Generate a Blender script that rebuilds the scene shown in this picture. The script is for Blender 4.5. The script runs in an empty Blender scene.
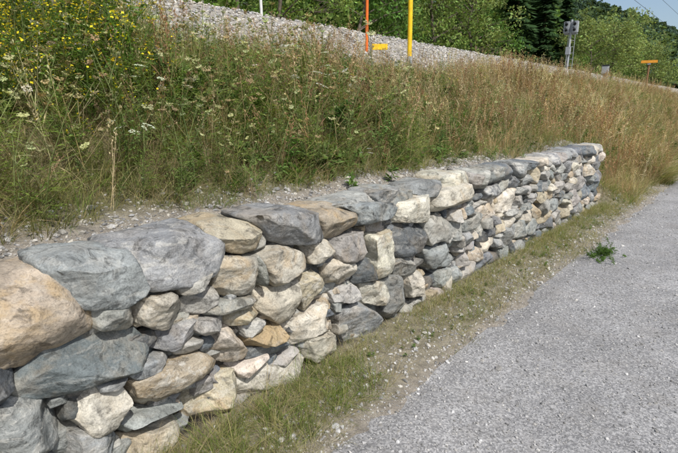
import bpy, bmesh, math, random
import numpy as np
from mathutils import Vector
rng=np.random.default_rng(11)
scene=bpy.context.scene
scene.view_settings.view_transform='Standard'
scene.view_settings.look='None'
scene.view_settings.exposure=0
# ------------------------------------------------------------------ helpers
LAT=rng.random((64,64,64))
def vnoise(P):
    P=np.asarray(P,float); i=np.floor(P).astype(int); f=P-i; f=f*f*(3-2*f)
    r=np.zeros(len(P))
    for dx in (0,1):
        wx=f[:,0] if dx else 1-f[:,0]
        for dy in (0,1):
            wy=f[:,1] if dy else 1-f[:,1]
            for dz in (0,1):
                wz=f[:,2] if dz else 1-f[:,2]
                r+=wx*wy*wz*LAT[(i[:,0]+dx)&63,(i[:,1]+dy)&63,(i[:,2]+dz)&63]
    return r*2-1
def fbm(P,o=4):
    r=0;a=1;s=0;P=np.asarray(P,float)
    for k in range(o):
        r=r+a*vnoise(P*2**k+17.3*k);s+=a;a*=.5
    return r/s
def n2(x,y,s,o=3,off=0):
    x=np.asarray(x,float);y=np.asarray(y,float)
    P=np.stack([x.ravel()*s+off+100,y.ravel()*s+off*1.7+100,np.full(x.size,off+3.3)],1)
    return fbm(P,o).reshape(x.shape)
def sst(a,b,x):
    t=np.clip((x-a)/(b-a),0,1);return t*t*(3-2*t)
def mk(name,V,F,C=None,mats=(),smooth=False,extra=None,midx=None,parent=None):
    V=np.asarray(V,np.float32);F=np.asarray(F,np.int32);k=F.shape[1]
    me=bpy.data.meshes.new(name)
    me.vertices.add(len(V));me.vertices.foreach_set('co',V.ravel())
    me.loops.add(F.size);me.loops.foreach_set('vertex_index',F.ravel())
    me.polygons.add(len(F));me.polygons.foreach_set('loop_start',np.arange(0,F.size,k,dtype=np.int32))
    me.polygons.foreach_set('use_smooth',np.full(len(F),smooth))
    if midx is not None: me.polygons.foreach_set('material_index',np.asarray(midx,np.int32))
    if C is not None:
        C=np.asarray(C,np.float32)
        if C.shape[1]==3: C=np.concatenate([C,np.ones((len(C),1),np.float32)],1)
        a=me.attributes.new('col','FLOAT_COLOR','POINT');a.data.foreach_set('color',C.ravel())
    if extra:
        for nm,d in extra.items():
            a=me.attributes.new(nm,'FLOAT','POINT');a.data.foreach_set('value',np.asarray(d,np.float32))
    me.update(calc_edges=True)
    for m in mats: me.materials.append(m)
    ob=bpy.data.objects.new(name,me);scene.collection.objects.link(ob)
    if parent: ob.parent=parent
    return ob
def cat(parts):
    Vs=[];Fs=[];Cs=[];n=0
    for V,F,C in parts:
        Vs.append(V);Fs.append(F+n);Cs.append(C);n+=len(V)
    return np.concatenate(Vs),np.concatenate(Fs),np.concatenate(Cs)
def rotm(rz,tx,ty):
    cz,sz=np.cos(rz),np.sin(rz);n=len(rz)
    Z=np.zeros((n,3,3));Z[:,0,0]=cz;Z[:,0,1]=-sz;Z[:,1,0]=sz;Z[:,1,1]=cz;Z[:,2,2]=1
    X=np.zeros((n,3,3));c,s=np.cos(tx),np.sin(tx);X[:,0,0]=1;X[:,1,1]=c;X[:,1,2]=-s;X[:,2,1]=s;X[:,2,2]=c
    Y=np.zeros((n,3,3));c,s=np.cos(ty),np.sin(ty);Y[:,1,1]=1;Y[:,0,0]=c;Y[:,0,2]=s;Y[:,2,0]=-s;Y[:,2,2]=c
    return Y@X@Z
def scatter(templates,pos,scale,tilt=.12,tint=None,tid=None):
    n=len(pos)
    if tid is None: tid=rng.integers(0,len(templates),n)
    rz=rng.random(n)*6.283
    tx=rng.normal(0,tilt,n);ty=rng.normal(0,tilt,n)
    R=rotm(rz,tx,ty)
    if tint is None: tint=np.ones((n,3))
    parts=[]
    for k,(V,F,C) in enumerate(templates):
        id=np.where(tid==k)[0]
        if not len(id): continue
        W=np.einsum('nij,vj->nvi',R[id],V)
        s=scale[id]
        s=s[:,None,None] if s.ndim==1 else s[:,None,:]
        W=W*s+pos[id][:,None,:]
        FF=F[None]+(np.arange(len(id))*len(V))[:,None,None]
        CC=C[None]*tint[id][:,None,:]
        parts.append((W.reshape(-1,3),FF.reshape(-1,F.shape[1]),CC.reshape(-1,3)))
    return cat(parts)
# ------------------------------------------------------------------ materials
def newmat(name):
    m=bpy.data.materials.new(name);m.use_nodes=True;nt=m.node_tree
    for n in list(nt.nodes): nt.nodes.remove(n)
    out=nt.nodes.new('ShaderNodeOutputMaterial');b=nt.nodes.new('ShaderNodeBsdfPrincipled')
    nt.links.new(b.outputs[0],out.inputs[0]);b.inputs['Roughness'].default_value=.85
    b.inputs['Specular IOR Level'].default_value=.25
    return m,nt,b,out
def N(nt,t,**kw):
    n=nt.nodes.new(t)
    for k,v in kw.items(): setattr(n,k,v)
    return n
def noise(nt,vec,scale,detail=4,rough=.55,dist=0):
    n=N(nt,'ShaderNodeTexNoise');n.inputs['Scale'].default_value=scale;n.inputs['Detail'].default_value=detail
    n.inputs['Roughness'].default_value=rough;n.inputs['Distortion'].default_value=dist
    if vec is not None: nt.links.new(vec,n.inputs['Vector'])
    return n.outputs['Fac']
def ramp(nt,fac,stops):
    r=N(nt,'ShaderNodeValToRGB')
    e=r.color_ramp.elements
    while len(e)<len(stops): e.new(.5)
    for el,(p,c) in zip(e,stops):
        el.position=p;el.color=(c,c,c,1) if not hasattr(c,'__len__') else (*c,1)
    nt.links.new(fac,r.inputs[0]);return r.outputs[0]
def mix(nt,fac,a,b,mode='MIX'):
    m=N(nt,'ShaderNodeMix',data_type='RGBA',blend_type=mode)
    for s,v in ((0,fac),(6,a),(7,b)):
        if hasattr(v,'links'): nt.links.new(v,m.inputs[s])
        elif hasattr(v,'__len__'): m.inputs[s].default_value=(*v,1)
        else: m.inputs[s].default_value=v if s==0 else (v,v,v,1)
    return m.outputs[2]
def bump(nt,b,h,strength,dist,prev=None):
    n=N(nt,'ShaderNodeBump');n.inputs['Strength'].default_value=strength;n.inputs['Distance'].default_value=dist
    nt.links.new(h,n.inputs['Height'])
    if prev is not None: nt.links.new(prev,n.inputs['Normal'])
    nt.links.new(n.outputs[0],b.inputs['Normal']);return n.outputs[0]
def attr(nt,nm,o='Color'):
    a=N(nt,'ShaderNodeAttribute');a.attribute_name=nm;return a.outputs[o]
def mul(nt,a,b):
    m=N(nt,'ShaderNodeMath',operation='MULTIPLY')
    for i,v in ((0,a),(1,b)):
        if hasattr(v,'links'): nt.links.new(v,m.inputs[i])
        else: m.inputs[i].default_value=v
    return m.outputs[0]
# stone
m_stone,nt,b,_=newmat('field_stone')
geo=N(nt,'ShaderNodeTexCoord').outputs['Object']
off=attr(nt,'soff','Fac')
cmb=N(nt,'ShaderNodeCombineXYZ')
for i in range(3): nt.links.new(off,cmb.inputs[i])
va=N(nt,'ShaderNodeVectorMath',operation='ADD');nt.links.new(geo,va.inputs[0]);nt.links.new(cmb.outputs[0],va.inputs[1])
v=va.outputs[0]
rot=N(nt,'ShaderNodeMapping');nt.links.new(v,rot.inputs['Vector']);rot.inputs['Scale'].default_value=(1,1.1,2.2);nt.links.new(cmb.outputs[0],rot.inputs['Rotation'])
base=attr(nt,'col')
c=mix(nt,1.0,base,ramp(nt,noise(nt,v,6,7,.62,.4),[(.32,.6),(.5,1.),(.68,1.35)]),'MULTIPLY')
st=ramp(nt,noise(nt,v,5.0,6,.65,.8),[(.47,0.),(.60,1.)])
c=mix(nt,mul(nt,st,attr(nt,'och','Fac')),c,(.35,.26,.15))
sr=ramp(nt,noise(nt,rot.outputs[0],8,7,.68,.7),[(.53,0.),(.60,.8)])
c=mix(nt,mul(nt,sr,attr(nt,'pal','Fac')),c,(.50,.485,.44))
vn=ramp(nt,noise(nt,rot.outputs[0],4.5,5,.6,1.2),[(.492,0.),(.5,.6),(.508,0.)])
c=mix(nt,mul(nt,vn,attr(nt,'pal','Fac')),c,(.60,.59,.56))
dk=ramp(nt,noise(nt,v,14,7,.72,.6),[(.37,.35),(.47,1.)])
c=mix(nt,.85,c,dk,'MULTIPLY')
c=mix(nt,.6,c,ramp(nt,noise(nt,v,120,3,.7),[(.33,.5),(.5,1.),(.75,1.25)]),'MULTIPLY')
nt.links.new(c,b.inputs['Base Color']);b.inputs['Roughness'].default_value=.78
vf=N(nt,'ShaderNodeTexVoronoi');vf.inputs['Scale'].default_value=15;vf.inputs['Randomness'].default_value=1
wv=N(nt,'ShaderNodeVectorMath',operation='ADD');nzc=N(nt,'ShaderNodeTexNoise');nzc.inputs['Scale'].default_value=9;nzc.inputs['Detail'].default_value=4
nt.links.new(v,nzc.inputs['Vector']);sc_=N(nt,'ShaderNodeVectorMath',operation='SCALE');sc_.inputs['Scale'].default_value=.12;nt.links.new(nzc.outputs['Color'],sc_.inputs[0])
nt.links.new(rot.outputs[0],wv.inputs[0]);nt.links.new(sc_.outputs[0],wv.inputs[1]);nt.links.new(wv.outputs[0],vf.inputs['Vector'])
p0=bump(nt,b,vf.outputs['Distance'],.5,.012)
p1=bump(nt,b,noise(nt,v,16,8,.66),.8,.016,p0)
p2=bump(nt,b,noise(nt,v,80,5,.7),.4,.004,p1)
def vegmat(name,tr=.35):
    m,nt,b,out=newmat(name);nt.nodes.remove(b)
    d=N(nt,'ShaderNodeBsdfDiffuse')
    c=attr(nt,'col');nt.links.new(c,d.inputs[0])
    t=N(nt,'ShaderNodeBsdfTranslucent');g=mix(nt,1.,c,(1.35,1.25,.7),'MULTIPLY');nt.links.new(g,t.inputs[0])
    ms=N(nt,'ShaderNodeMixShader');ms.inputs[0].default_value=tr
    nt.links.new(d.outputs[0],ms.inputs[1]);nt.links.new(t.outputs[0],ms.inputs[2]);nt.links.new(ms.outputs[0],out.inputs[0])
    return m
m_veg=vegmat('herb_blades',.38);m_leaf=vegmat('tree_leaves',.36)
m_peb,nt,b,_=newmat('crushed_rock')
geo=N(nt,'ShaderNodeTexCoord').outputs['Object']
c=mix(nt,1.,attr(nt,'col'),ramp(nt,noise(nt,geo,90,4,.6),[(.3,.7),(.7,1.25)]),'MULTIPLY')
nt.links.new(c,b.inputs['Base Color'])
m_bark,nt,b,_=newmat('bark')
geo=N(nt,'ShaderNodeTexCoord').outputs['Object']
c=ramp(nt,noise(nt,geo,9,5,.7),[(.3,(.05,.04,.03)),(.7,(.17,.14,.11))])
nt.links.new(c,b.inputs['Base Color'])
m_soil,nt,b,_=newmat('earth')
geo=N(nt,'ShaderNodeTexCoord').outputs['Object']
c=mix(nt,1.,attr(nt,'col'),ramp(nt,noise(nt,geo,14,7,.7),[(.28,.55),(.7,1.4)]),'MULTIPLY')
c=mix(nt,1.,c,ramp(nt,noise(nt,geo,130,4,.7),[(.3,.65),(.7,1.3)]),'MULTIPLY')
nt.links.new(c,b.inputs['Base Color'])
q=bump(nt,b,noise(nt,geo,35,7,.7),.7,.03);bump(nt,b,noise(nt,geo,220,3,.7),.5,.006,q)
m_road,nt,b,_=newmat('gravel')
geo=N(nt,'ShaderNodeTexCoord').outputs['Object']
vo=N(nt,'ShaderNodeTexVoronoi');vo.inputs['Scale'].default_value=115;nt.links.new(geo,vo.inputs['Vector'])
sepc=N(nt,'ShaderNodeSeparateColor');nt.links.new(vo.outputs['Color'],sepc.inputs[0])
cc=ramp(nt,sepc.outputs[0],[(0.,(.145,.145,.147)),(.5,(.235,.234,.234)),(1.,(.38,.377,.372))])
big=ramp(nt,noise(nt,geo,1.3,6,.65),[(.3,.72),(.7,1.18)])
c=mix(nt,1.,cc,big,'MULTIPLY')
dirt=ramp(nt,noise(nt,geo,3.1,6,.65),[(.5,0.),(.7,.4)])
c=mix(nt,dirt,c,(.23,.218,.20))
nt.links.new(c,b.inputs['Base Color'])
q=bump(nt,b,vo.outputs['Distance'],-.9,.006);bump(nt,b,noise(nt,geo,40,4,.7),.6,.014,q)
def paint(name,col,rough=.45,metal=0.):
    m,nt,b,_=newmat(name)
    geo=N(nt,'ShaderNodeTexCoord').outputs['Object']
    c=mix(nt,1.,col,ramp(nt,noise(nt,geo,12,6,.7),[(.3,.75),(.65,1.08)]),'MULTIPLY')
    nt.links.new(c,b.inputs['Base Color']);b.inputs['Roughness'].default_value=rough;b.inputs['Metallic'].default_value=metal
    return m
m_yel=paint('yellow_paint',(.78,.50,.02));m_org=paint('orange_paint',(.72,.15,.025));m_oy=paint('orange_yellow_paint',(.75,.33,.04));m_wht=paint('white_paint',(.62,.62,.60))
m_gry=paint('galvanised_steel',(.33,.35,.37),.5);m_drk=paint('dark_housing',(.05,.055,.06));m_rail=paint('rusty_rail',(.16,.09,.06),.5,.4)
m_tmb=paint('sleeper_concrete',(.3,.29,.27),.9);m_glass=paint('lens',(.02,.02,.025),.1);m_brn=paint('weathered_post',(.22,.12,.06),.8)
# ------------------------------------------------------------------ terrain
def wallmask(y): return 1-sst(8.72,9.05,y)
def H(x,y):
    x=np.asarray(x,float);y=np.asarray(y,float)
    n=n2(x,y,2.2,3,5)*.035;nb=n2(x,y,.5,2,9)*.10
    A=np.interp(x,[-5.5,-4.2,-3.0,-2.6,-2.30,-2.06,-2.03,-1.9,-1.48,-1.22,3.2,3.5,8],[2.32,1.80,1.22,1.06,.97,.90,.02,.02,.008,-.03,-.03,.01,.02])
    B=np.interp(x,[-5.5,-4.2,-3.0,-2.2,-1.7,-1.48,-1.22,3.2,3.5,8],[2.32,1.75,1.02,.48,.13,.02,-.03,-.03,.01,.02])
    w=wallmask(y);g=A*w+B*(1-w)
    far=np.interp(x,[-400,-60,-22,-15,-13,-11.9,-8.2,-7.4,-5.75,-5.5],[2.2,1.2,1.6,2.3,2.9,3.06,3.06,3.22,2.38,2.32])
    z=np.where(x<-5.5,far,g)
    amp=sst(-1.45,-1.7,x)*np.where(x<-2.03,1,.35)
    edge=sst(-1.0,-1.25,x)*sst(-1.75,-1.4,x)*.035*n2(x,y,4,3,2)
    slope=sst(-2.3,-3.2,x)*sst(-7.5,-5.5,x)
    return z+n*amp*.8+nb*slope+edge
xs=np.unique(np.concatenate([[-1500,-900,-500,-300,-200,-120,-80,-60,-45,-35,-28,-22,-18,-15,-14,-13,-12,-11,-10,-9,-8.3],np.arange(-7.8,-2.2,.09),np.arange(-2.2,-2.06,.04),[-2.045,-2.03,-2.02],np.arange(-1.96,-1.0,.035),[-.8,-.5,0,.7,1.5,2.5,3.1,3.4,3.8,5,8,14,25,60,150,400,900,1500]]))
ys=np.unique(np.concatenate([[-1500,-600,-200,-80,-40,-20,-12,-8,-5],np.arange(-3,10,.07),np.arange(10,20,.18),np.arange(20,45,.6),[48,52,58,66,76,90,110,140,200,300,500,900,1500]]))
X,Y=np.meshgrid(xs,ys,indexing='ij');Z=H(X,Y)
nx,ny=X.shape
idx=np.arange(nx*ny).reshape(nx,ny)
Fq=np.stack([idx[:-1,:-1],idx[1:,:-1],idx[1:,1:],idx[:-1,1:]],-1).reshape(-1,4)
V=np.stack([X,Y,Z],-1).reshape(-1,3)
x=V[:,0];y=V[:,1]
def lerp(a,b,t): return a*(1-t[:,None])+b*t[:,None]
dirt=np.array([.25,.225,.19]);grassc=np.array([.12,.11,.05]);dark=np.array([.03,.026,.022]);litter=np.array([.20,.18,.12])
C=np.tile(dirt,(len(V),1))
C=lerp(C,litter,sst(-1.3,-1.5,x)*sst(-2.0,-1.95,x)*.7)
t=sst(-2.35,-2.75,x)*sst(-6.,-5.6,x);C=lerp(C,grassc,t*.9)
C=lerp(C,np.array([.28,.26,.23]),sst(-5.55,-5.75,x)*sst(-16,-13,x))
C=lerp(C,grassc,sst(-13.5,-16,x));C=lerp(C,grassc,sst(3.3,4,x))
t=(sst(8.8,9.2,y)*sst(-1.5,-1.8,x)*sst(-6,-5.6,x));C=lerp(C,grassc,t)
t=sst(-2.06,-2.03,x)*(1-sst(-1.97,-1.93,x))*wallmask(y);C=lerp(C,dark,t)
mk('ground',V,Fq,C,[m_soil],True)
def zr(x,y): return .004+n2(x,y,5,3,21)*.008+n2(x,y,.9,2,25)*.010-.02*sst(-1.15,-1.32,x)
xr=np.concatenate([np.arange(-1.34,-.6,.03),np.arange(-.6,3.45,.12)]);yr=np.unique(np.concatenate([[-200,-60,-20,-8],np.arange(-4,14,.06),np.arange(14,40,.5),[50,70,110,200,400]]))
X,Y=np.meshgrid(xr,yr,indexing='ij');Z=zr(X,Y)-.03*sst(3.2,3.45,X)
nx,ny=X.shape;idx=np.arange(nx*ny).reshape(nx,ny)
Fq=np.stack([idx[:-1,:-1],idx[1:,:-1],idx[1:,1:],idx[:-1,1:]],-1).reshape(-1,4)
mk('gravel_road',np.stack([X,Y,Z],-1).reshape(-1,3),Fq,None,[m_road],True)
# ------------------------------------------------------------------ stones
def ico(sub):
    bm=bmesh.new();bmesh.ops.create_icosphere(bm,subdivisions=sub,radius=1)
    V=np.array([v.co[:] for v in bm.verts]);F=np.array([[v.index for v in f.verts] for f in bm.faces]);bm.free();return V,F
ICO={k:ico(k) for k in (1,2,4,5)}
def rockmesh(poly,depth,xface,sub,seed,cut=16):
    r=np.random.default_rng(seed)
    P=np.array(poly,float)
    x0,y0=P[:,0],P[:,1];x1,y1=np.roll(x0,-1),np.roll(y0,-1);cr=x0*y1-x1*y0;A=cr.sum()/2
    c=np.array([((x0+x1)*cr).sum(),((y0+y1)*cr).sum()])/(6*A)
    th=np.linspace(0,2*np.pi,180,endpoint=False);rad=np.full(180,1e9)
    d=np.stack([np.cos(th),np.sin(th)],1)
    for i in range(len(P)):
        a=P[i]-c;e=np.roll(P,-1,0)[i]-P[i]
        den=d[:,0]*e[1]-d[:,1]*e[0]
        with np.errstate(all='ignore'):
            t=(a[0]*e[1]-a[1]*e[0])/den;u=(a[0]*d[:,1]-a[1]*d[:,0])/den
        ok=(t>0)&(u>=-.001)&(u<=1.001);rad=np.where(ok&(t<rad),t,rad)
    rad=np.where(rad>1e8,np.median(rad[rad<1e8]),rad)
    k=np.exp(-.5*(np.arange(-6,7)/1.1)**2);k/=k.sum()
    rad=sum(w*np.roll(rad,s) for w,s in zip(k,range(-6,7)))
    D,F=ICO[sub]
    h=D[:,0];rho=np.hypot(D[:,1],D[:,2]);ang=np.arctan2(D[:,2],D[:,1])%(2*np.pi)
    n=8.
    kk=(rho**n+np.abs(h)**n)**(-1/n)
    R=np.interp(ang,np.append(th,2*np.pi),np.append(rad,rad[0]))
    yy=np.cos(ang)*R*rho*kk;zz=np.sin(ang)*R*rho*kk;xx=h*kk*depth/2
    V=np.stack([xx,yy,zz],1)
    mr=rad.mean();sz=np.array([depth/2,mr,mr]);am=min(1.,mr/.11)
    for q in range(cut):
        nv=r.normal(size=3)
        if q<6: nv[0]=abs(nv[0])*.5+1.5;dd=r.uniform(.012,.055)
        elif q<12: nv[0]=abs(nv[0])*.6+.7;dd=r.uniform(.012,.06)
        else: nv[0]=abs(nv[0])*.4;dd=r.uniform(.006,.03)
        nv/=np.linalg.norm(nv)
        pr=V@nv;mx=pr.max();lim=mx-dd*am*(1+.15*vnoise(V*12+seed%37+60))
        over=np.maximum(pr-lim,0);V=V-over[:,None]*nv
    o=r.random(3)*40
    nrm=V/(sz*sz);nrm/=np.linalg.norm(nrm,axis=1)[:,None]+1e-9
    f=(fbm(V*7+o+50,2)*.006+fbm(V*24+o+80,3)*.0055)*am
    s=fbm(V*np.array([6,5,9])+o+30,2)*6;f=f+(np.floor(s)+sst(.42,.58,s-np.floor(s)))*.0045*am
    V=V+nrm*f[:,None]
    V[:,0]+=xface-np.percentile(V[:,0],96);V[:,1]+=c[0];V[:,2]+=c[1]
    return V,F
# elevation drawing of the stones, traced on a rectification grid; rectify() gives metres on the wall face
TR_=[
[(0,290),(30,278),(60,275),(95,310),(88,340),(50,365),(0,372),(-30,345),(-28,300)],
[(50,266),(80,254),(135,256),(147,285),(135,305),(85,308),(62,290)],
[(125,252),(160,237),(210,232),(235,250),(225,270),(190,285),(155,292),(140,275)],
[(218,226),(245,218),(275,228),(277,250),(262,257),(235,253)],
[(255,217),(300,210),(327,215),(325,240),(290,247),(278,242),(272,228)],
[(265,255),(290,247),(312,260),(305,280),(280,287),(265,270)],
[(325,214),(345,208),(362,212),(357,228),(340,240),(325,238)],
[(345,207),(380,203),(398,208),(396,226),(374,231),(358,230),(362,213)],
[(222,262),(262,258),(270,285),(245,298),(218,298)],
[(95,312),(133,308),(137,330),(98,333)],
[(137,302),(170,293),(183,300),(180,325),(150,333),(137,325)],
[(183,297),(215,285),(222,303),(200,317),(182,315)],
[(160,335),(195,320),(200,335),(175,353),(158,352)],
[(20,385),(50,355),(90,338),(150,334),(158,350),(145,365),(100,385),(50,402),(22,400)],
[(-25,378),(18,375),(18,398),(0,408),(-25,410)],
[(-25,412),(20,405),(60,402),(72,415),(70,440),(40,455),(0,462),(-25,460)],
[(75,396),(120,380),(132,400),(128,425),(85,435),(73,420)],
[(130,385),(200,357),(222,367),(213,385),(165,413),(135,410)],
[(128,370),(175,355),(180,362),(132,383)],
[(178,346),(207,340),(205,352),(182,358)],
[(208,340),(240,330),(253,350),(245,365),(225,370),(210,358)],
[(195,323),(228,317),(228,330),(200,336)],
[(230,316),(262,307),(265,320),(235,330)],
[(208,306),(258,297),(260,305),(211,317)],
[(260,294),(305,282),(308,310),(280,325),(265,318)],
[(303,280),(322,270),(330,290),(325,305),(310,312)],
[(331,264),(355,260),(357,280),(345,292),(332,290)],
[(310,245),(332,240),(335,260),(315,264)],
[(335,241),(372,232),(375,255),(350,262),(337,260)],
[(340,293),(360,285),(363,303),(345,312)],
[(288,327),(335,305),(341,325),(300,347)],
[(252,338),(285,325),(290,343),(258,354)],
[(244,328),(265,321),(262,332),(250,340)],
[(240,370),(270,355),(275,368),(245,380)],
[(190,400),(240,374),(240,400),(220,425),(193,430)],
[(115,430),(185,403),(187,420),(128,443)],
[(240,381),(305,350),(312,370),(265,398),(245,395)],
[(305,345),(340,333),(343,355),(315,362)],
[(345,316),(375,303),(382,330),(352,345)],
[(365,285),(390,280),(390,303),(368,306)],
[(356,263),(372,256),(375,280),(359,285)],
[(373,238),(395,232),(397,270),(378,280)],
[(396,226),(425,222),(427,248),(399,258)],
[(72,440),(112,432),(125,445),(120,462),(75,465)],
[(128,446),(190,424),(192,440),(170,462),(126,466)],
[(395,262),(412,256),(414,274),(396,279)],
[(400,206),(432,196),(438,212),(426,221),(400,224)],
[(388,282),(408,274),(412,296),(405,310),(388,322)],
[(428,222),(450,212),(455,236),(430,246)],
[(430,250),(452,240),(458,262),(434,270)],
[(434,196),(470,184),(478,200),(455,210),(436,212)],
[(181,288),(214,272),(217,283),(184,296)],
[(100,388),(128,376),(130,383),(104,396)],
[(250,352),(288,344),(296,348),(276,356),(254,362)],
[(273,366),(300,350),(304,352),(277,372)],
[(262,256),(266,272),(264,290),(258,262)],
[(410,276),(430,272),(433,292),(414,300)],
]
def rectify(u,v):
    a=u-339;b=226.5-v;w=308.9+.1563*b-.7604*a
    return (1.9*(361.6+.183*b+.6494*a)/w,1.6+1.9*(.9706*b-117.9)/w)
WP=[[rectify(u,v) for u,v in q] for q in TR_]
COLS={'g':(.225,.235,.232),'b':(.13,.148,.162),'c':(.45,.42,.355),'t':(.34,.295,.225),'d':(.075,.082,.087),'m':(.285,.28,.26),'o':(.35,.27,.165)}
pc='tggtgctgcmcmgbdgctgmcmtmctccmmcomctgccgcdcdgcmcgmgcmgbmmc'
pal=list('gmgbmcgtgmdgcggbmcbmgt')
parts=[];soff=[];och=[];pall=[]
def inpoly(pt,P):
    x,y=pt;c=False;n=len(P);j=n-1
    for i in range(n):
        xi,yi=P[i];xj,yj=P[j]
        if (yi>y)!=(yj>y) and x<(xj-xi)*(y-yi)/(yj-yi)+xi: c=not c
        j=i
    return c
def add(poly,depth,xf,sub,key,seed,cut=16):
    V,F=rockmesh(poly,depth,xf,sub,seed,cut=cut)
    r=np.random.default_rng(seed+999)
    col=np.array(COLS[key])*r.uniform(.82,1.15)*(1+r.normal(0,.015,3))
    parts.append((V,F,np.tile(col,(len(V),1))))
    soff.append(np.full(len(V),r.random()*20));och.append(np.full(len(V),{'t':.8,'o':1.,'c':.6}.get(key,.28)*r.uniform(.2,1.)))
    pall.append(np.full(len(V),{'d':.25,'b':.4}.get(key,.75)*r.uniform(.1,1.)))
for i,q in enumerate(WP):
    q=np.array(q);c=q.mean(0)
    z1=q[:,1].max();cap=z1>.93
    q=c+(q-c)*1.10
    if cap: q[:,1]=np.minimum(q[:,1],1.035)
    rr=np.random.default_rng(i)
    add(q,.42 if cap else .26,-1.88+rr.uniform(-.03,.02)+(.01 if cap else 0),5,pc[i%len(pc)],i)
R=random.Random(5)
gen=[]
def quad(y0,y1,a0,a1,b0,b1):
    j=lambda s:R.uniform(-s,s)
    w=y1-y0;h=(b0+b1-a0-a1)/2
    def corner(y,z,sy,sz):
        if R.random()<.45:
            c=R.uniform(.1,.4);d=R.uniform(.1,.45)
            return [(y+sy*w*c*.6,z),(y,z+sz*h*d*.8)]
        return [(y,z)]
    bl=corner(y0,a0,1,1);br=corner(y1,a1,-1,1);tr=corner(y1,b1,-1,-1);tl=corner(y0,b0,1,-1)
    pts=bl[::-1]+br+tr[::-1]+tl
    return [(p[0]+j(.014),p[1]+j(.008)) for p in pts]
def topz(y): return 1.0+.012*math.sin(y*1.9)+.01*math.sin(y*5.3)
y=-2.6
while y<8.8:
    L=R.uniform(.6,1.3)
    ye=y+L
    if ye>8.35: ye=8.82
    zs=[0]
    while zs[-1]<.74:
        zs.append(zs[-1]+R.uniform(.065,.19))
    sc=(R.uniform(.84,.89))/zs[-1];zs=[z*sc for z in zs]+[1.0]
    ph=[R.random()*6 for _ in zs];tl_=[R.uniform(-.05,.05) for _ in zs]
    ym=(y+ye)/2
    def zb(k,yy):
        if k==0: return -.05
        if k==len(zs)-1: return topz(yy)
        return zs[k]+.018*math.sin(yy*4+ph[k])+tl_[k]*(yy-ym)
    for k in range(len(zs)-1):
        a=y+(.07 if k%2 else -.07);e=ye+(.07 if k%2 else -.07)
        if ye>8.8: e=8.82
        cap=k==len(zs)-2
        hh=zs[k+1]-zs[k];ws=[]
        while sum(ws)<e-a: ws.append(R.uniform(.25,.55) if cap else R.uniform(1.1,3.1)*max(hh,.09))
        f=(e-a)/sum(ws);yy=a
        for w in ws:
            w*=f
            if hh>.14 and R.random()<.35 and not cap:
                m=R.uniform(.3,.7);m2=R.uniform(.3,.7)
                zm0=zb(k,yy)*(1-m)+zb(k+1,yy)*m;zm1=zb(k,yy+w)*(1-m2)+zb(k+1,yy+w)*m2
                gen.append((quad(yy,yy+w,zb(k,yy),zb(k,yy+w),zm0,zm1),cap));gen.append((quad(yy,yy+w,zm0,zm1,zb(k+1,yy),zb(k+1,yy+w)),cap))
            else:
                gen.append((quad(yy,yy+w,zb(k,yy),zb(k,yy+w),zb(k+1,yy),zb(k+1,yy+w)),cap))
            yy+=w
    y=ye
    if ye>8.8: break
WPs=[list(map(tuple,q)) for q in WP]
for i,(q,cap) in enumerate(gen):
    qa=np.array(q);c=qa.mean(0);hit=0;tot=0
    for s in (0,.5,.85):
        for p_ in (qa if s else [c]):
            pt=c+(p_-c)*s;tot+=1
            if any(inpoly(pt,w) for w in WPs): hit+=1
    fr=hit/tot
    if fr>.7: continue
    rec=0 if fr<.12 else .05+.07*fr
    qa=c+(qa-c)*1.10
    add(qa,.40 if cap else .26,-1.89-rec+R.uniform(-.028,.022)+(.015 if cap else 0),5 if (c[0]<3.6 and c[0]>0) else 4,R.choice(pal),1000+i)
for i in range(560):
    yc=R.uniform(-2.4,8.7);zc=R.uniform(.02,.88);w=R.uniform(.03,.08);h=R.uniform(.018,.045)
    q=[(yc-w,zc-h),(yc+w,zc-h*.8),(yc+w*.8,zc+h),(yc-w*.7,zc+h*.9)]
    add(q,.12,-1.955+R.uniform(-.02,.025),4 if 0<yc<4 else 2,R.choice('gmdtb'),5000+i,10)
Vw,Fw,Cw=cat(parts)
mk('dry_stone_wall',Vw,Fw,Cw,[m_stone],True,{'soff':np.concatenate(soff),'och':np.concatenate(och),'pal':np.concatenate(pall)})
# ------------------------------------------------------------------ pebbles
def pebt(sub,flat=.65):
    D,F=ICO[sub];V=D.copy()
    for _ in range(7):
        nv=rng.normal(size=3);nv/=np.linalg.norm(nv);pr=V@nv;lim=rng.uniform(.5,.85);V=V-np.maximum(pr-lim,0)[:,None]*nv
    V*=np.array([1,rng.uniform(.6,1),flat*rng.uniform(.7,1.2)])
    return V,F,np.ones((len(V),3))
PT1=[pebt(1) for _ in range(8)];PT2=[pebt(2) for _ in range(10)]
def greys(n,warm=.5):
    v=rng.uniform(.16,.44,n);w=rng.random(n)*warm
    return np.stack([v*(1+.10*w),v,v*(1-.22*w)],1)
def pebbles(name,x,y,size,T,z0=None,warm=.5,bright=1.):
    z=(H(x,y) if z0 is None else z0)
    pos=np.stack([x,y,z+size*.15],1)
    V,F,C=scatter(T,pos,size,.35,greys(len(x),warm)*bright)
    return mk(name,V,F,C,[m_peb],False)
n=30000
yy=1+rng.random(n)**1.6*9;xx=rng.uniform(-1.4,.6,n)
sz=np.clip(rng.lognormal(np.log(.0042),.5,n),.002,.013)
pebbles('road_gravel_chippings',xx,yy,sz,PT1,zr(xx,yy),.3,.9)
n=420;yy=1+rng.random(n)*11;xx=-1.32+rng.random(n)**1.7*1.6;sz=rng.uniform(.006,.014,n)*np.where(rng.random(n)<.08,1.9,1)
pebbles('loose_road_stones',xx,yy,sz,PT2,zr(xx,yy),.3,1.2)
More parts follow.
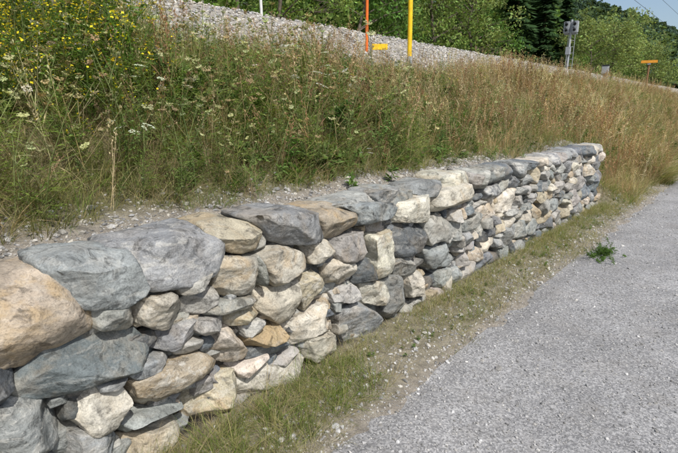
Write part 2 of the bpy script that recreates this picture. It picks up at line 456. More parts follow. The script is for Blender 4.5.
n=9500;yy=rng.uniform(.2,14,n);xx=-1.5+rng.normal(0,.2,n);xx=np.clip(xx,-1.88,-1.15)
pebbles('verge_gravel',xx,yy,np.clip(rng.lognormal(np.log(.007),.55,n),.003,.026),PT1,np.maximum(H(xx,yy),zr(xx,yy)-.01),.5,1.)
n=14000;yy=rng.uniform(-1,9,n);xx=-2.1-np.abs(rng.normal(0,.28,n));sz=np.clip(rng.lognormal(np.log(.009),.5,n),.004,.035)
pebbles('wall_backfill_gravel',xx,yy,sz,PT1,None,.7,.9)
n=18000;yy=1+rng.random(n)**1.3*38;xx=rng.uniform(-8.3,-5.45,n)
pebbles('track_ballast',xx,yy,rng.uniform(.022,.055,n),PT1,None,.8,1.15)
# ------------------------------------------------------------------ herbs
def blades(n,L,w,spread,bend,c0,c1,seg=3,lean=.4):
    Vs=[];Fs=[];Cs=[];b=0
    for _ in range(n):
        l=L*rng.uniform(.45,1.1);a=rng.random()*6.283;r=spread*rng.random()**.5
        p0=np.array([math.cos(a)*r,math.sin(a)*r,-.02]);a2=a+rng.normal(0,.7)
        d=np.array([math.cos(a2),math.sin(a2),0]);side=np.array([-d[1],d[0],0]);th=rng.random()*3.14
        side=side*math.cos(th)+d*math.sin(th)*.8
        ln=rng.uniform(0,lean);bd=bend*rng.uniform(.3,1.3);k=rng.random();cb=np.array(c0)*(1-k)+np.array(c1)*k
        ts=np.linspace(0,1,seg+1)
        for i,t in enumerate(ts):
            c=p0+d*(ln*t+bd*t*t)*l+np.array([0,0,1])*l*(t-.45*bd*t*t)
            ww=w*(1-.75*t)*.5
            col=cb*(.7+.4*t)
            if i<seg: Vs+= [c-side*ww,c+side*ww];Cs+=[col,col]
            else: Vs.append(c);Cs.append(col)
        for i in range(seg-1):
            q=b+2*i;Fs+=[(q,q+1,q+3),(q,q+3,q+2)]
        q=b+2*(seg-1);Fs.append((q,q+1,q+2));b+=2*seg+1
    return np.array(Vs),np.array(Fs),np.array(Cs)
class Bld:
    def __init__(s): s.V=[];s.F=[];s.C=[]
    def stem(s,p,q,w0,w1,c):
        p=np.array(p,float);q=np.array(q,float);d=q-p;d/=np.linalg.norm(d)+1e-9
        a=np.cross(d,[.3,.9,.1]);a/=np.linalg.norm(a)+1e-9;e=np.cross(d,a)
        b=len(s.V)
        for k in range(3):
            o=a*math.cos(k*2.094)+e*math.sin(k*2.094);s.V+=[p+o*w0,q+o*w1];s.C+=[c,c]
        for k in range(3):
            i=b+2*k;j=b+2*((k+1)%3);s.F+=[(i,j,j+1),(i,j+1,i+1)]
    def leaf(s,p,d,l,w,c,up=(0,0,1)):
        p=np.array(p,float);d=np.array(d,float);d/=np.linalg.norm(d)+1e-9
        sd=np.cross(d,up);nn=np.linalg.norm(sd);sd=sd/nn if nn>1e-3 else np.array([1.,0,0]);sd=sd+np.cross(d,sd)*rng.normal(0,.4)
        b=len(s.V);c=np.array(c)
        s.V+=[p,p+d*l*.45+sd*w*.5,p+d*l*.45-sd*w*.5,p+d*l+np.array([0,0,-.15*l])];s.C+=[c*.8,c,c,c*1.1]
        s.F+=[(b,b+1,b+2),(b+1,b+3,b+2)]
    def chip(s,p,r,c,nrm=None):
        p=np.array(p,float);u=rng.normal(size=3) if nrm is None else np.cross(nrm,rng.normal(size=3));u/=np.linalg.norm(u)
        v=np.cross(u,rng.normal(size=3) if nrm is None else nrm);v/=np.linalg.norm(v)
        b=len(s.V);s.V+=[p+u*r,p+v*r,p-u*r,p-v*r];s.C+=[c]*4;s.F+=[(b,b+1,b+2),(b,b+2,b+3)]
    def out(s): return np.array(s.V,float),np.array(s.F,int),np.array(s.C,float)
GRN=[(.11,.17,.035),(.17,.23,.055)];DRY=[(.50,.42,.25),(.36,.29,.16)];YG=[(.24,.26,.085),(.38,.35,.16)];OLV=[(.15,.185,.06),(.24,.245,.10)]
def umbelplant(h,kind):
    s=Bld();white=kind=='w';gc=np.array([.19,.23,.09])*rng.uniform(.8,1.2) if kind!='b' else np.array([.32,.27,.13])
    top=np.array([rng.normal(0,.12)*h,rng.normal(0,.12)*h,h]);mid=top*.5+np.array([rng.normal(0,.04),rng.normal(0,.04),0])
    s.stem((0,0,0),mid,.0030,.0026,gc);s.stem(mid,top,.0026,.0019,gc)
    heads=[(top,1.)]
    for _ in range(rng.integers(2,5)):
        t=rng.uniform(.3,.8);p=mid*(t/.5) if t<.5 else mid+(top-mid)*((t-.5)*2);a=rng.random()*6.28
        q=p+np.array([math.cos(a)*.15,math.sin(a)*.15,rng.uniform(.08,.25)])*h/.7
        s.stem(p,q,.0018,.0013,gc);heads.append((q,rng.uniform(.55,.95)))
    for _ in range(26):
        t=rng.uniform(.03,.7);p=mid*(t/.5) if t<.5 else mid+(top-mid)*((t-.5)*2);a=rng.random()*6.28
        l=rng.uniform(.05,.12);d=np.array([math.cos(a),math.sin(a),.4])
        s.leaf(p,d,l,.006,np.array(GRN[1])*rng.uniform(.7,1.2))
        for m in (.5,.75,1.):
            for sg in(-1,1): s.leaf(p+d/1.08*l*m,(math.cos(a+sg*.9),math.sin(a+sg*.9),.3),l*.3,.006,np.array(GRN[1])*rng.uniform(.7,1.2))
    for p,k in heads:
        open_=white and rng.random()<.8
        r=(rng.uniform(.030,.045) if open_ else rng.uniform(.022,.036))*k
        cc=np.array([.66,.67,.58]) if open_ else (np.array([.50,.52,.28]) if kind!='b' else np.array([.42,.34,.19]))*rng.uniform(.8,1.15)
        ax=np.array([rng.normal(0,.35),rng.normal(0,.35),1.]);ax/=np.linalg.norm(ax);e1=np.cross(ax,[1,.2,0]);e1/=np.linalg.norm(e1);e2=np.cross(ax,e1)
        for j in range(44):
            a=rng.random()*6.28;rr=r*rng.random()**.5
            z=r*.45-(rr/r)**2*r*.15 if open_ else r*.6+rng.normal(0,.08)*r+(rr/r)**2*r*.45
            q=p+e1*math.cos(a)*rr+e2*math.sin(a)*rr+ax*z
            s.chip(q,(.0052 if open_ else .0055),cc*rng.uniform(.7,1.1),ax+rng.normal(0,.35,3))
            if j%4==0: s.stem(p,q,.0008,.0006,gc)
    return s.out()
def forb(h,leafc,nl,lw,flower=None,nf=0,fr=.008,branch=4):
    s=Bld();lc=np.array(leafc)
    top=np.array([rng.normal(0,.12)*h,rng.normal(0,.12)*h,h])
    s.stem((0,0,0),top,.003,.0015,lc*.9)
    tips=[top];segs=[(np.zeros(3),top)]
    for _ in range(branch):
        t=rng.uniform(.15,.75);p=top*t;a=rng.random()*6.28;q=p+np.array([math.cos(a)*.33,math.sin(a)*.33,.42])*h*rng.uniform(.5,.9)
        s.stem(p,q,.0018,.001,lc*.9);tips.append(q);segs.append((p,q))
    for _ in range(nl):
        p,q=segs[rng.integers(len(segs))];t=rng.random();a=rng.random()*6.28
        s.leaf(p+(q-p)*t,(math.cos(a),math.sin(a),rng.uniform(-.2,.7)),lw*rng.uniform(1.6,3.2),lw*rng.uniform(.6,1.),lc*rng.uniform(.7,1.35))
    for _ in range(nf):
        p=tips[rng.integers(len(tips))]+rng.normal(0,.02,3)
        s.chip(p,fr*rng.uniform(.7,1.2),np.array(flower)*rng.uniform(.8,1.1),np.array([0,0,1.])+rng.normal(0,.6,3))
    return s.out()
def drystalk(h,col,head):
    s=Bld();c=np.array(col)
    for _ in range(3):
        x,y=rng.normal(0,.03,2);top=np.array([x+rng.normal(0,.22)*h,y+rng.normal(0,.22)*h,h*rng.uniform(.6,1.05)])
        s.stem((x,y,0),top,.0015,.001,c)
        for j in range(head):
            t=rng.uniform(.72,1.03);p=np.array([x,y,0])*(1-t)+top*t+rng.normal(0,.008,3)
            d=(rng.normal(0,.5),rng.normal(0,.5),1);s.leaf(p,d,.024,.007,c*rng.uniform(.7,1.25))
        for j in range(3):
            t=rng.uniform(.1,.6);s.leaf(np.array([x,y,0])*(1-t)+top*t,(rng.normal(),rng.normal(),.9),.12,.005,c*rng.uniform(.8,1.2))
    return s.out()
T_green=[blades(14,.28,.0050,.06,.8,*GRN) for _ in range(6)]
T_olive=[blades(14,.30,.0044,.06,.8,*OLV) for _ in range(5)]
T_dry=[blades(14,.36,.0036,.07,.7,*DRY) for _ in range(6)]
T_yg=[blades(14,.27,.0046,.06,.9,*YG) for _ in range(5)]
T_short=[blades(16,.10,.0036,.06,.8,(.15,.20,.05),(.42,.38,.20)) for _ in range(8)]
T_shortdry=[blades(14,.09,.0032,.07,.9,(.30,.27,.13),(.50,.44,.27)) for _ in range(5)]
def place(x,y): return np.stack([x,y,H(x,y)-.005],1)
def keep(x,y):
    lim=np.where(y<8.75,-2.44+n2(x,y,1.5,2,40)*.24+.10*sst(1.0,0.3,y)+.24*sst(3.5,6,y),-1.46+n2(x,y,2,2,41)*.15)
    return x<lim
def veg(T,n,box,sc,pw=1.,mask=None,tilt=.18,tv=.3,wide=None):
    x=rng.uniform(box[0],box[1],n);y=box[2]+rng.random(n)**pw*(box[3]-box[2]);k=keep(x,y)
    k&=(rng.random(n)>.75*sst(-5.0,-5.5,x)*sst(2.5,4,y)*(1-sst(9,12,y)))
    if mask is not None: k&=(rng.random(n)<mask(x,y))
    x=x[k];y=y[k];n=len(x)
    s=rng.uniform(sc[0],sc[1],n);s*=np.where(y<9,sst(-2.2,-2.8,x)*.55+.45,1)
    s*=1+.4*n2(x,y,1.1,2,120)
    s*=1-.35*sst(-4.6,-5.4,x)*sst(2.8,4,y)*(1-sst(10,14,y))
    cl=(1+.35*n2(x,y,1.3,3,130))[:,None]
    if wide: s=np.stack([s*wide,s*wide,s],1)
    t=rng.uniform(1-tv,1+tv,(n,1))*(1+rng.normal(0,.05,(n,3)))*cl
    return scatter(T,place(x,y),s,tilt,t)
nz=lambda s,o,a,b:(lambda x,y:np.clip(sst(a,b,n2(x,y,s,2,o)),.0,1))
BX=(-5.75,-1.4,-.6,12)
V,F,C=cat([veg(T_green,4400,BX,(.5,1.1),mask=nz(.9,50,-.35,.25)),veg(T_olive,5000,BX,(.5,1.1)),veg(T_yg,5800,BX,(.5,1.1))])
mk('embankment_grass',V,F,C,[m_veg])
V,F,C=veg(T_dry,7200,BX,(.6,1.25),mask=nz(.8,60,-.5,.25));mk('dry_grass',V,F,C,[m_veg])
g1=[];BF=(-5.9,-1.4,12,42)
for T,n in ((T_green,3500),(T_olive,4500),(T_yg,5500),(T_dry,4500)):
    g1.append(veg(T,n,BF,(.8,1.4),pw=1.7,wide=1.9))
V,F,C=cat(g1);mk('roadside_bank_grass',V,F,C,[m_veg])
TD=[drystalk(.6,c,h) for c,h in (((.50,.42,.24),16),((.42,.34,.19),20),((.36,.24,.14),26),((.52,.45,.28),14),((.32,.21,.12),26))]
V,F,C=cat([veg(TD,2300,BX,(.5,1.25),mask=lambda x,y:.25+.75*sst(2.2,4.5,y)),veg(TD,2200,(-5.9,-1.5,11,38),(.7,1.3),pw=1.5,wide=1.3)])
mk('dry_seed_stalks',V,F,C,[m_veg])
TU=[umbelplant(rng.uniform(.5,.85),k) for k in 'wgbggbgggbgb']
V,F,C=cat([veg(TU,520,(-5.2,-2.35,-.4,4.4),(.6,1.15),tv=.12,mask=lambda x,y:sst(-5.4,-4.0,x)*.7+.3),veg(TU,160,(-5.6,-2.2,4.4,14),(.6,1.),tv=.12)])
mk('wild_carrot_plants',V,F,C,[m_veg])
TL=[forb(.34,(.09,.16,.04),70,.02) for _ in range(3)]+[forb(.42,(.13,.19,.06),80,.013) for _ in range(3)]+[forb(.3,(.19,.23,.09),80,.010) for _ in range(2)]
V,F,C=cat([veg(TL,3800,(-5.7,-2.0,-.5,11),(.4,1.1),mask=nz(.7,77,-.45,.25)),veg(TL,1100,(-5.7,-1.6,11,30),(.7,1.3))])
mk('leafy_weeds',V,F,C,[m_veg])
TBL=[forb(.14,(.11,.18,.05),34,.026,None,0,0,4) for _ in range(4)]
def clump(cx,cy,r,n,sc): 
    x=cx+rng.normal(0,r,n);y=cy+rng.normal(0,r*1.5,n);s=rng.uniform(*sc,n);return scatter(TBL,place(x,y),s,.3,rng.uniform(.7,1.2,(n,1))*np.ones((1,3)))
V,F,C=cat([clump(-2.75,2.8,.16,44,(.7,1.3)),clump(-2.75,3.4,.14,30,(.7,1.2)),clump(-2.6,4.7,.12,20,(.5,1.)),clump(-3.1,4.2,.2,24,(.7,1.2)),clump(-2.16,4.4,.05,9,(.4,.7))])
mk('broadleaf_weeds',V,F,C,[m_veg])
TY=[forb(.65,(.11,.18,.04),70,.016,(.76,.64,.04),30,.008,8) for _ in range(5)]
yd=lambda x,y:sst(2.5,1.6,y+.35*(x+4))*sst(-2.9,-3.5,x)
V,F,C=cat([veg(TY,720,(-5.9,-2.9,-.8,3.1),(.7,1.3),mask=yd),veg(TY,30,(-5.6,-2.8,2,12),(.5,.8))])
mk('yellow_wildflowers',V,F,C,[m_veg])
# verge
n=9500;y=.0+rng.random(n)*13;x=-1.28-rng.random(n)*.62
dens=.22+.4*sst(-1.5,-1.85,x)+1.1*n2(x,y,1.9,3,88)
k=(rng.random(n)<dens)&(x<-1.36+n2(x,y,2.5,2,90)*.24)&((y<8.8)|(x>-1.7));x=x[k];y=y[k]
s=rng.uniform(.4,1.3,len(x))
V1=scatter(T_short+T_shortdry,place(x,y),s,.25,rng.uniform(.75,1.2,(len(x),1))*np.ones((1,3)))
n=1300;y=.3+rng.random(n)*9;x=-1.86+rng.random(n)**1.6*.42;k=rng.random(n)<.45+.7*n2(x,y,1.3,2,99)+.4*sst(4,6,y);x=x[k];y=y[k];s=rng.uniform(.25,.65,len(x))
V2=scatter(T_green+T_yg+T_olive+T_dry[:3],place(x,y),s,.3)
n=200;y=.9+rng.random(n)*1.3;x=-1.45-rng.random(n)*.4;s=rng.uniform(.4,.85,n);V3=scatter(T_green+T_yg+T_dry[:2],place(x,y),s,.4)
n=110;y=1+rng.random(n)*8;x=-1.5-rng.random(n)*.35;s=rng.uniform(.15,.35,n);V4=scatter(TBL,place(x,y),s,.35)
V,F,C=cat([V1,V2,V3,V4]);mk('verge_grass',V,F,C,[m_veg])
n=70;x=-1.14+rng.normal(0,.06,n);y=5.75+rng.normal(0,.13,n);s=rng.uniform(.35,.7,n);pp=np.stack([x,y,np.zeros(n)],1)
V,F,C=scatter(TL[:3]+TBL[:1],pp,s*.6,.5);mk('roadside_weed',V,F,C,[m_veg])
# ------------------------------------------------------------------ trees
def tube(pts,rad,sides=6):
    pts=np.array(pts);Vs=[];Fs=[]
    for i,p in enumerate(pts):
        d=pts[min(i+1,len(pts)-1)]-pts[max(i-1,0)];d=d/(np.linalg.norm(d)+1e-9)
        a=np.cross(d,[.2,1,.1]);a/=np.linalg.norm(a);e=np.cross(d,a)
        for k in range(sides):
            t=k*6.2832/sides;Vs.append(p+(a*math.cos(t)+e*math.sin(t))*rad[i])
    for i in range(len(pts)-1):
        for k in range(sides):
            a=i*sides+k;b=i*sides+(k+1)%sides;Fs+=[(a,b,b+sides),(a,b+sides,a+sides)]
    return np.array(Vs),np.array(Fs)
def leaves(cen,rad,n,size,col,var=.25,flat=1.):
    m=len(cen);id=rng.integers(0,m,n)
    d=rng.normal(size=(n,3));d/=np.linalg.norm(d,axis=1)[:,None];r=rng.random(n)**.45
    p=cen[id]+d*(rad[id]*r)[:,None]*np.array([1,1,flat])
    u=rng.normal(size=(n,3));u/=np.linalg.norm(u,axis=1)[:,None];w=np.cross(u,rng.normal(size=(n,3)));w/=np.linalg.norm(w,axis=1)[:,None]
    s=size*rng.uniform(.6,1.3,n)[:,None]
    V=np.stack([p+u*s,p+w*s*.5,p-u*s,p-w*s*.5],1).reshape(-1,3)
    b=np.arange(n)*4;F=np.concatenate([np.stack([b,b+1,b+2],1),np.stack([b,b+2,b+3],1)])
    cl=rng.uniform(1-var,1+var,m)[id]*rng.uniform(.75,1.25,n)
    C=np.repeat(np.array(col)[None]*cl[:,None]*(1+rng.normal(0,.06,(n,3))),4,0)
    return V,F,C
def tree(name,x,y,h,w,col,n=5200,ls=.11,base=.12,willow=False):
    z=float(H(np.array([x]),np.array([y]))[0]);wood=[]
    trunk=[np.array([x,y,z-.2])];
    for i in range(1,7): trunk.append(trunk[0]+np.array([rng.normal(0,.012)*h,rng.normal(0,.012)*h,h*.92*i/6]))
    tr=h*.012;wood.append(tube(trunk,[tr*(1-.14*i) for i in range(7)],8))
    cen=[];rad=[]
    for k in range(22):
        t=rng.uniform(base,.95);i=int(t*6);p=trunk[i]+(trunk[min(i+1,6)]-trunk[i])*(t*6-i)
        a=rng.random()*6.28;prof=math.sin(math.pi*min(1,(t-base)/(1.02-base))**.75)**.6
        L=w*.5*prof*rng.uniform(.55,1.1)+.15
        q=p+np.array([math.cos(a)*L,math.sin(a)*L,L*rng.uniform(.15,.7)]);m=(p+q)/2+np.array([0,0,.08*L])
        wood.append(tube([p,m,q],[tr*.4,tr*.25,tr*.1],5))
        for _ in range(3):
            cc=q+rng.normal(0,.16,3)*w*.7;cen.append(cc);rad.append(w*rng.uniform(.08,.17))
            wood.append(tube([m,cc],[tr*.15,tr*.05],4))
        cen.append(m);rad.append(w*.11)
    cen.append(trunk[-1]);rad.append(w*.12)
    LV,LF,LC=leaves(np.array(cen),np.array(rad),n,ls,col,.35,1.3 if willow else .8)
    WV=[];WF=[];o=0
    for a,b in wood: WV.append(a);WF.append(b+o);o+=len(a)
    WV=np.concatenate(WV);WF=np.concatenate(WF)
    V=np.concatenate([WV,LV]);F=np.concatenate([WF,LF+len(WV)]);C=np.concatenate([np.full((len(WV),3),.1),LC])
    mi=np.concatenate([np.zeros(len(WF)),np.ones(len(LF))])
    mk(name,V,F,C,[m_bark,m_leaf],False,None,mi)
def conifer(name,x,y,h,w,col=(.045,.085,.035),n=4200):
    z=float(H(np.array([x]),np.array([y]))[0])
    tv,tf=tube([np.array([x,y,z-.2]),np.array([x,y,z+h*.5]),np.array([x,y,z+h])],[h*.016,h*.009,.01],7)
    t=rng.random(n)**.8;lev=np.round(t*26)/26+rng.normal(0,.006,n);a0=rng.random(n)
    nb=9;br=np.floor(a0*nb)/nb*6.283+lev*97+rng.normal(0,.13,n);r=rng.random(n)**.6*(1-lev)*w*.5*(.75+.35*np.sin(lev*53+br*2))
    p=np.stack([x+np.cos(br)*r,y+np.sin(br)*r,z+h*.06+lev*h*.95-r*.28],1)
    d=np.stack([np.cos(br),np.sin(br),-.35+0*br],1);sd=np.stack([-np.sin(br),np.cos(br),rng.normal(0,.3,n)],1);s=rng.uniform(.12,.3,n)[:,None]*h/9
    V=np.stack([p-d*s,p+sd*s*.45,p+d*s,p-sd*s*.45-np.array([0,0,.3])*s],1).reshape(-1,3);b=np.arange(n)*4
    F=np.concatenate([np.stack([b,b+1,b+2],1),np.stack([b,b+2,b+3],1)])
    C=np.repeat(np.array(col)[None]*rng.uniform(.6,1.5,n)[:,None],4,0)
    VV=np.concatenate([tv,V]);FF=np.concatenate([tf,F+len(tv)]);CC=np.concatenate([np.full((len(tv),3),.1),C])
    mk(name,VV,FF,CC,[m_bark,m_leaf],False,None,np.concatenate([np.zeros(len(tf)),np.ones(len(F))]))
G1=(.15,.24,.055);G2=(.10,.18,.045);G3=(.20,.28,.08);G4=(.22,.28,.10)
TR=[(-15,1.5,8,5,G2),(-15.5,5,8.5,5,G1),(-16,8.5,9,5,G3),(-15,12,8,5,G1),(-16.5,15.5,10,5.5,G3),(-15.5,19.5,9,5,G2),(-16,23.5,11,6,G1),(-16,27.5,11,6,G3),(-15.5,31.5,10,5.5,G4),(-17,35,12,6,G2)]
for i,(x,y,h,w,c) in enumerate(TR): tree('deciduous_tree',x,y,h,w,c,6500,.10)
for x,y,h in ((-16,40,13),(-15.2,44,12),(-17,47,14),(-15.5,50.5,11)): conifer('spruce_tree',x,y,h,h*.36)
for x,y,h,w,c in ((-11.5,44.5,5.2,5,G4),(-11,49.5,5.4,5,G4),(-12.5,54,5.0,5.5,G3),(-9.5,60,4.6,5,G4)): tree('willow_tree',x,y,h,w,c,6500,.10,.05,True)
cen=[];rad=[]
for i in range(360):
    y=rng.uniform(-12,110);x=-19-rng.random()*22
    dist=math.hypot(x,y);azd=math.degrees(math.atan2(x,y))
    hm=dist*math.tan(math.radians(np.interp(azd,[-60,-20,-15,-8,0],[25,15,7.8,4.2,3.2])))
    h=min(rng.uniform(9,14)+max(0,(-x-19))*.25,hm*rng.uniform(.85,1.05))
    if h<1.5: continue
    for j in range(7):
        cen.append([x+rng.normal(0,1.1),y+rng.normal(0,1.1),1.5+(h-1)*(j+.6)/7.5]);rad.append(1.9*(1-.09*j)*rng.uniform(.8,1.2)*min(1,h/8))
V,F,C=leaves(np.array(cen),np.array(rad),130000,.26,(.10,.165,.045),.4)
mk('woodland',V,F,C,[m_leaf])
cen=[];rad=[]
for i in range(170):
    y=rng.uniform(-2,60);cen.append([-13.6-rng.random()*1.6,y,3+rng.random()*1.0]);rad.append(rng.uniform(.5,1.0))
V,F,C=leaves(np.array(cen),np.array(rad),30000,.07,(.17,.25,.06),.4)
mk('trackside_shrubs',V,F,C,[m_leaf])
# distant wooded hill
AZ=[-110,-40,-22,-15.5,-12,-7.6,-2,10,60];EL=[15,14.5,11.5,8.9,7.4,5.7,4.2,3.2,2.0]
az=np.radians(np.linspace(-110,60,240));rr=np.linspace(0,1,50)
A,RR=np.meshgrid(az,rr,indexing='ij')
el=np.interp(np.degrees(A),AZ,EL)
D=180+RR*340;top=np.tan(np.radians(el))*520
Xh=np.sin(A)*D;Yh=np.cos(A)*D
Zh=1+top*RR**1.15+n2(Xh,Yh,.02,3,60)*9*np.minimum(RR,1)
nx,ny=A.shape;idx=np.arange(nx*ny).reshape(nx,ny)
Fq=np.stack([idx[:-1,:-1],idx[:-1,1:],idx[1:,1:],idx[1:,:-1]],-1).reshape(-1,4)
V=np.stack([Xh,Yh,Zh],-1).reshape(-1,3)
mk('hill',V,Fq,np.tile(np.array([.045,.065,.04]),(len(V),1)),[m_soil],True)  # hill green shifted slightly to blue: distance haze put into the colour
def crownT(con):
    s=Bld();n=46
    for _ in range(n):
        if con:
            t=rng.random()**.8;r=(1-t)*.26*rng.uniform(.6,1.1);a=rng.random()*6.28;p=(math.cos(a)*r,math.sin(a)*r,t)
            s.leaf(p,(math.cos(a),math.sin(a),-.7),.16,.12,np.ones(3)*rng.uniform(.6,1.4))
        else:
            d=rng.normal(size=3);d/=np.linalg.norm(d);s.chip(d*.33*np.array([1,1,1.1])+np.array([0,0,.55]),.13,np.ones(3)*rng.uniform(.6,1.4))
    return s.out()
CT=[crownT(True) for _ in range(4)]+[crownT(False) for _ in range(4)]
n=9000;a=np.radians(rng.uniform(-24,25,n));r_=rng.random(n)**.8
el=np.interp(np.degrees(a),AZ,EL)
D=180+r_*340;x=np.sin(a)*D;y=np.cos(a)*D;z=1+np.tan(np.radians(el))*520*r_**1.15+n2(x,y,.02,3,60)*9*r_
conm=rng.random(n)<.6+.3*n2(x,y,.03,2,8);tid=np.where(conm,rng.integers(0,4,n),rng.integers(4,8,n))
tint=np.where(conm[:,None],np.array([[.055,.09,.06]]),np.array([[.10,.15,.065]]))*rng.uniform(.7,1.3,(n,1))  # bluish crown tints with a little aerial haze painted in
V,F,C=scatter(CT,np.stack([x,y,z-1.5],1),rng.uniform(8,14,n),.04,tint,tid=tid)
mk('hillside_forest',V,F,C,[m_leaf])
# ------------------------------------------------------------------ track and posts
def empty(name,loc):
    e=bpy.data.objects.new(name,None);e.location=loc;scene.collection.objects.link(e);return e
def boxp(parent,name,c,s,mat,bev=.006,rz=0,rx=0):
    me=bpy.data.meshes.new(name);bm=bmesh.new();bmesh.ops.create_cube(bm,size=1)
    for v in bm.verts: v.co.x*=s[0];v.co.y*=s[1];v.co.z*=s[2]
    bmesh.ops.bevel(bm,geom=list(bm.edges),offset=bev,segments=2,affect='EDGES');bm.to_mesh(me);bm.free()
    me.materials.append(mat);o=bpy.data.objects.new(name,me);scene.collection.objects.link(o);o.location=c;o.rotation_euler=(rx,0,rz);o.parent=parent;return o
def tubep(parent,name,p,q,r,mat,sides=16,r2=None):
    V,F=tube([np.array(p,float),np.array(q,float)],[r,r if r2 is None else r2],sides)
    V=list(V);b=len(V);V+= [np.array(p,float),np.array(q,float)];F=list(map(tuple,F))
    for k in range(sides): F+=[(b,(k+1)%sides,k),(b+1,sides+k,sides+(k+1)%sides)]
    return mk(name,np.array(V),np.array(F),None,[mat],False,parent=parent)
def gz(x,y): return float(H(np.array([x]),np.array([y]))[0])
x,y=-5.5,8.57;z=gz(x,y);e=empty('yellow_marker_post',(x,y,z))
tubep(e,'shaft',(0,0,-.3),(-.03,-.02,2.6),.044,m_yel);tubep(e,'cap',(-.03,-.02,2.6),(-.031,-.02,2.64),.05,m_drk);tubep(e,'collar',(0,0,.0),(0.002,0,.25),.055,m_gry)
x,y=-6.2,8.1;z=gz(x,y);e=empty('orange_marker_post',(x,y,z))
tubep(e,'shaft',(0,0,-.3),(-.02,.01,2.4),.028,m_org);tubep(e,'cap',(-.02,.01,2.4),(-.02,.01,2.43),.034,m_wht)
x,y=-8.0,7.0;z=gz(x,y);e=empty('white_pole',(x,y,z))
tubep(e,'shaft',(0,0,-.3),(-.04,-.06,3.2),.028,m_wht);tubep(e,'collar',(0,0,0),(0,0,.2),.045,m_gry);tubep(e,'cap',(-.04,-.06,3.2),(-.04,-.06,3.23),.032,m_gry)
x,y=-5.85,8.05;z=gz(x,y);e=empty('yellow_marker_board',(x,y,z))
boxp(e,'board',(0,0,.25),(.30,.02,.11),m_yel,.004,math.radians(40));tubep(e,'stake',(0,.02,-.2),(0,.02,.2),.015,m_gry)
x,y=-8.0,26.9;z=gz(x,y)-.1;e=empty('railway_signal',(x,y,z))
tubep(e,'mast',(0,0,-.2),(0,0,2.65),.055,m_gry);boxp(e,'foundation',(0,0,.06),(.4,.4,.2),m_tmb,.02)
for dx in (-.19,.19):
    boxp(e,'signal_head',(dx,-.02,2.3),(.28,.22,.55),m_gry,.03)
    for dz in (-.13,.13):
        tubep(e,'lens',(dx,-.135,2.3+dz),(dx,-.15,2.3+dz),.07,m_glass);tubep(e,'hood',(dx,-.13,2.3+dz+.05),(dx,-.30,2.3+dz+.06),.05,m_drk)
boxp(e,'bracket',(0,.06,2.0),(.6,.06,.07),m_gry);boxp(e,'junction_box',(.0,-.12,1.2),(.22,.16,.36),m_gry,.015)
for sx in (-.16,.16): tubep(e,'ladder_rail',(sx,.22,.0),(sx,.22,2.2),.014,m_gry,8)
for k in range(7): tubep(e,'ladder_rung',(-.16,.22,.25+k*.29),(.16,.22,.25+k*.29),.011,m_gry,8)
x,y=-5.5,33.2;z=gz(x,y);e=empty('orange_track_sign',(x,y,z))
tubep(e,'post',(0,0,-.3),(0,0,1.55),.05,m_brn);boxp(e,'board',(0,-.07,1.62),(.80,.04,.15),m_oy,.01,math.radians(8));boxp(e,'clamp',(0,-.03,1.5),(.16,.1,.08),m_gry)
x,y=-7.2,31;z=gz(x,y);e=empty('equipment_cabinet',(x,y,z))
boxp(e,'cabinet',(0,0,.35),(.34,.3,.45),m_gry,.03);boxp(e,'roof',(0,0,.6),(.42,.36,.05),m_drk,.02);boxp(e,'plinth',(0,0,.05),(.3,.26,.15),m_tmb,.02);boxp(e,'door',(0,-.156,.35),(.28,.02,.36),m_gry,.005)
e=empty('railway_track',(0,0,0))
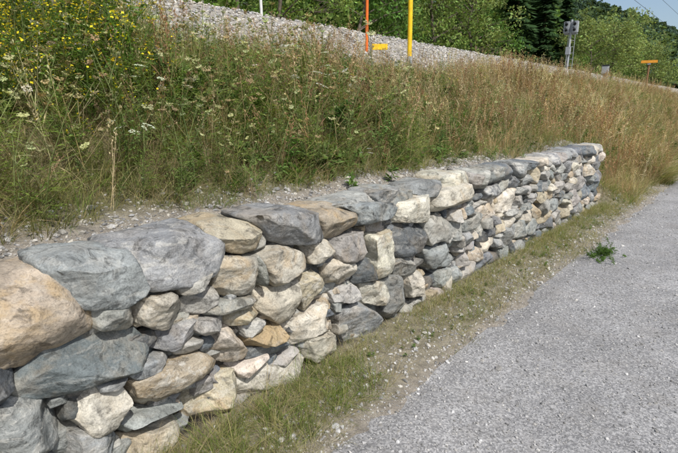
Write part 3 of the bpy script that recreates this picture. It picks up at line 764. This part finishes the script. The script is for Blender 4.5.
for xr_ in (-9.5,-10.94):
    boxp(e,'rail_head',(xr_,140,3.34),(.07,400,.045),m_rail,.008);boxp(e,'rail_web',(xr_,140,3.265),(.02,400,.11),m_rail,.002);boxp(e,'rail_foot',(xr_,140,3.20),(.14,400,.02),m_rail,.003)
sl=[]
cv=np.array([[a,b,c] for a in(-1.25,1.25) for b in(-.13,.13) for c in(-.1,.1)],float);cf=np.array([[0,1,3],[0,3,2],[4,6,7],[4,7,5],[0,4,5],[0,5,1],[2,3,7],[2,7,6],[0,2,6],[0,6,4],[1,5,7],[1,7,3]])
for k in range(300): sl.append((cv+np.array([-10.22,-40+k*.62,3.09]),cf,np.ones((8,3))))
V,F,C=cat(sl);mk('sleepers',V,F,C,[m_tmb],parent=e)
for nm,(wx,wz) in {'contact_wire':(-8.2,8.6),'messenger_wire':(-8.2,9.7)}.items():
    pts=[np.array([wx,-60+k*15.,wz+(0 if nm[0]=='c' else .5*math.cos(k*.8))]) for k in range(26)]
    V,F=tube(pts,[.012]*26,6);mk('overhead_'+nm,V,F,None,[m_drk])
# ------------------------------------------------------------------ light, sky, camera
sd=np.array([.80,-.30,1.05]);sd/=np.linalg.norm(sd)
elv=math.asin(sd[2]);rotz=math.atan2(sd[0],sd[1])
w=bpy.data.worlds.new('World');scene.world=w;w.use_nodes=True;nt=w.node_tree
bg=nt.nodes.get('Background') or nt.nodes.new('ShaderNodeBackground')
sky=nt.nodes.new('ShaderNodeTexSky');sky.sky_type='NISHITA';sky.sun_disc=False;sky.sun_elevation=elv;sky.sun_rotation=rotz;sky.dust_density=2.5;sky.air_density=1.
nt.links.new(sky.outputs[0],bg.inputs[0]);bg.inputs[1].default_value=.15
L=bpy.data.lights.new('sun','SUN');L.energy=4.9;L.angle=math.radians(.5);L.color=(1,.965,.905)
lo=bpy.data.objects.new('sun',L);scene.collection.objects.link(lo)
lo.rotation_euler=Vector(-sd).to_track_quat('-Z','Y').to_euler()
cam=bpy.data.cameras.new('camera');co=bpy.data.objects.new('camera',cam);scene.collection.objects.link(co)
co.location=(0,0,1.6);co.rotation_euler=(math.radians(90-13.93),0,math.radians(40.5));cam.lens=26;cam.sensor_width=36;cam.clip_end=4000;cam.clip_start=.05
scene.camera=co
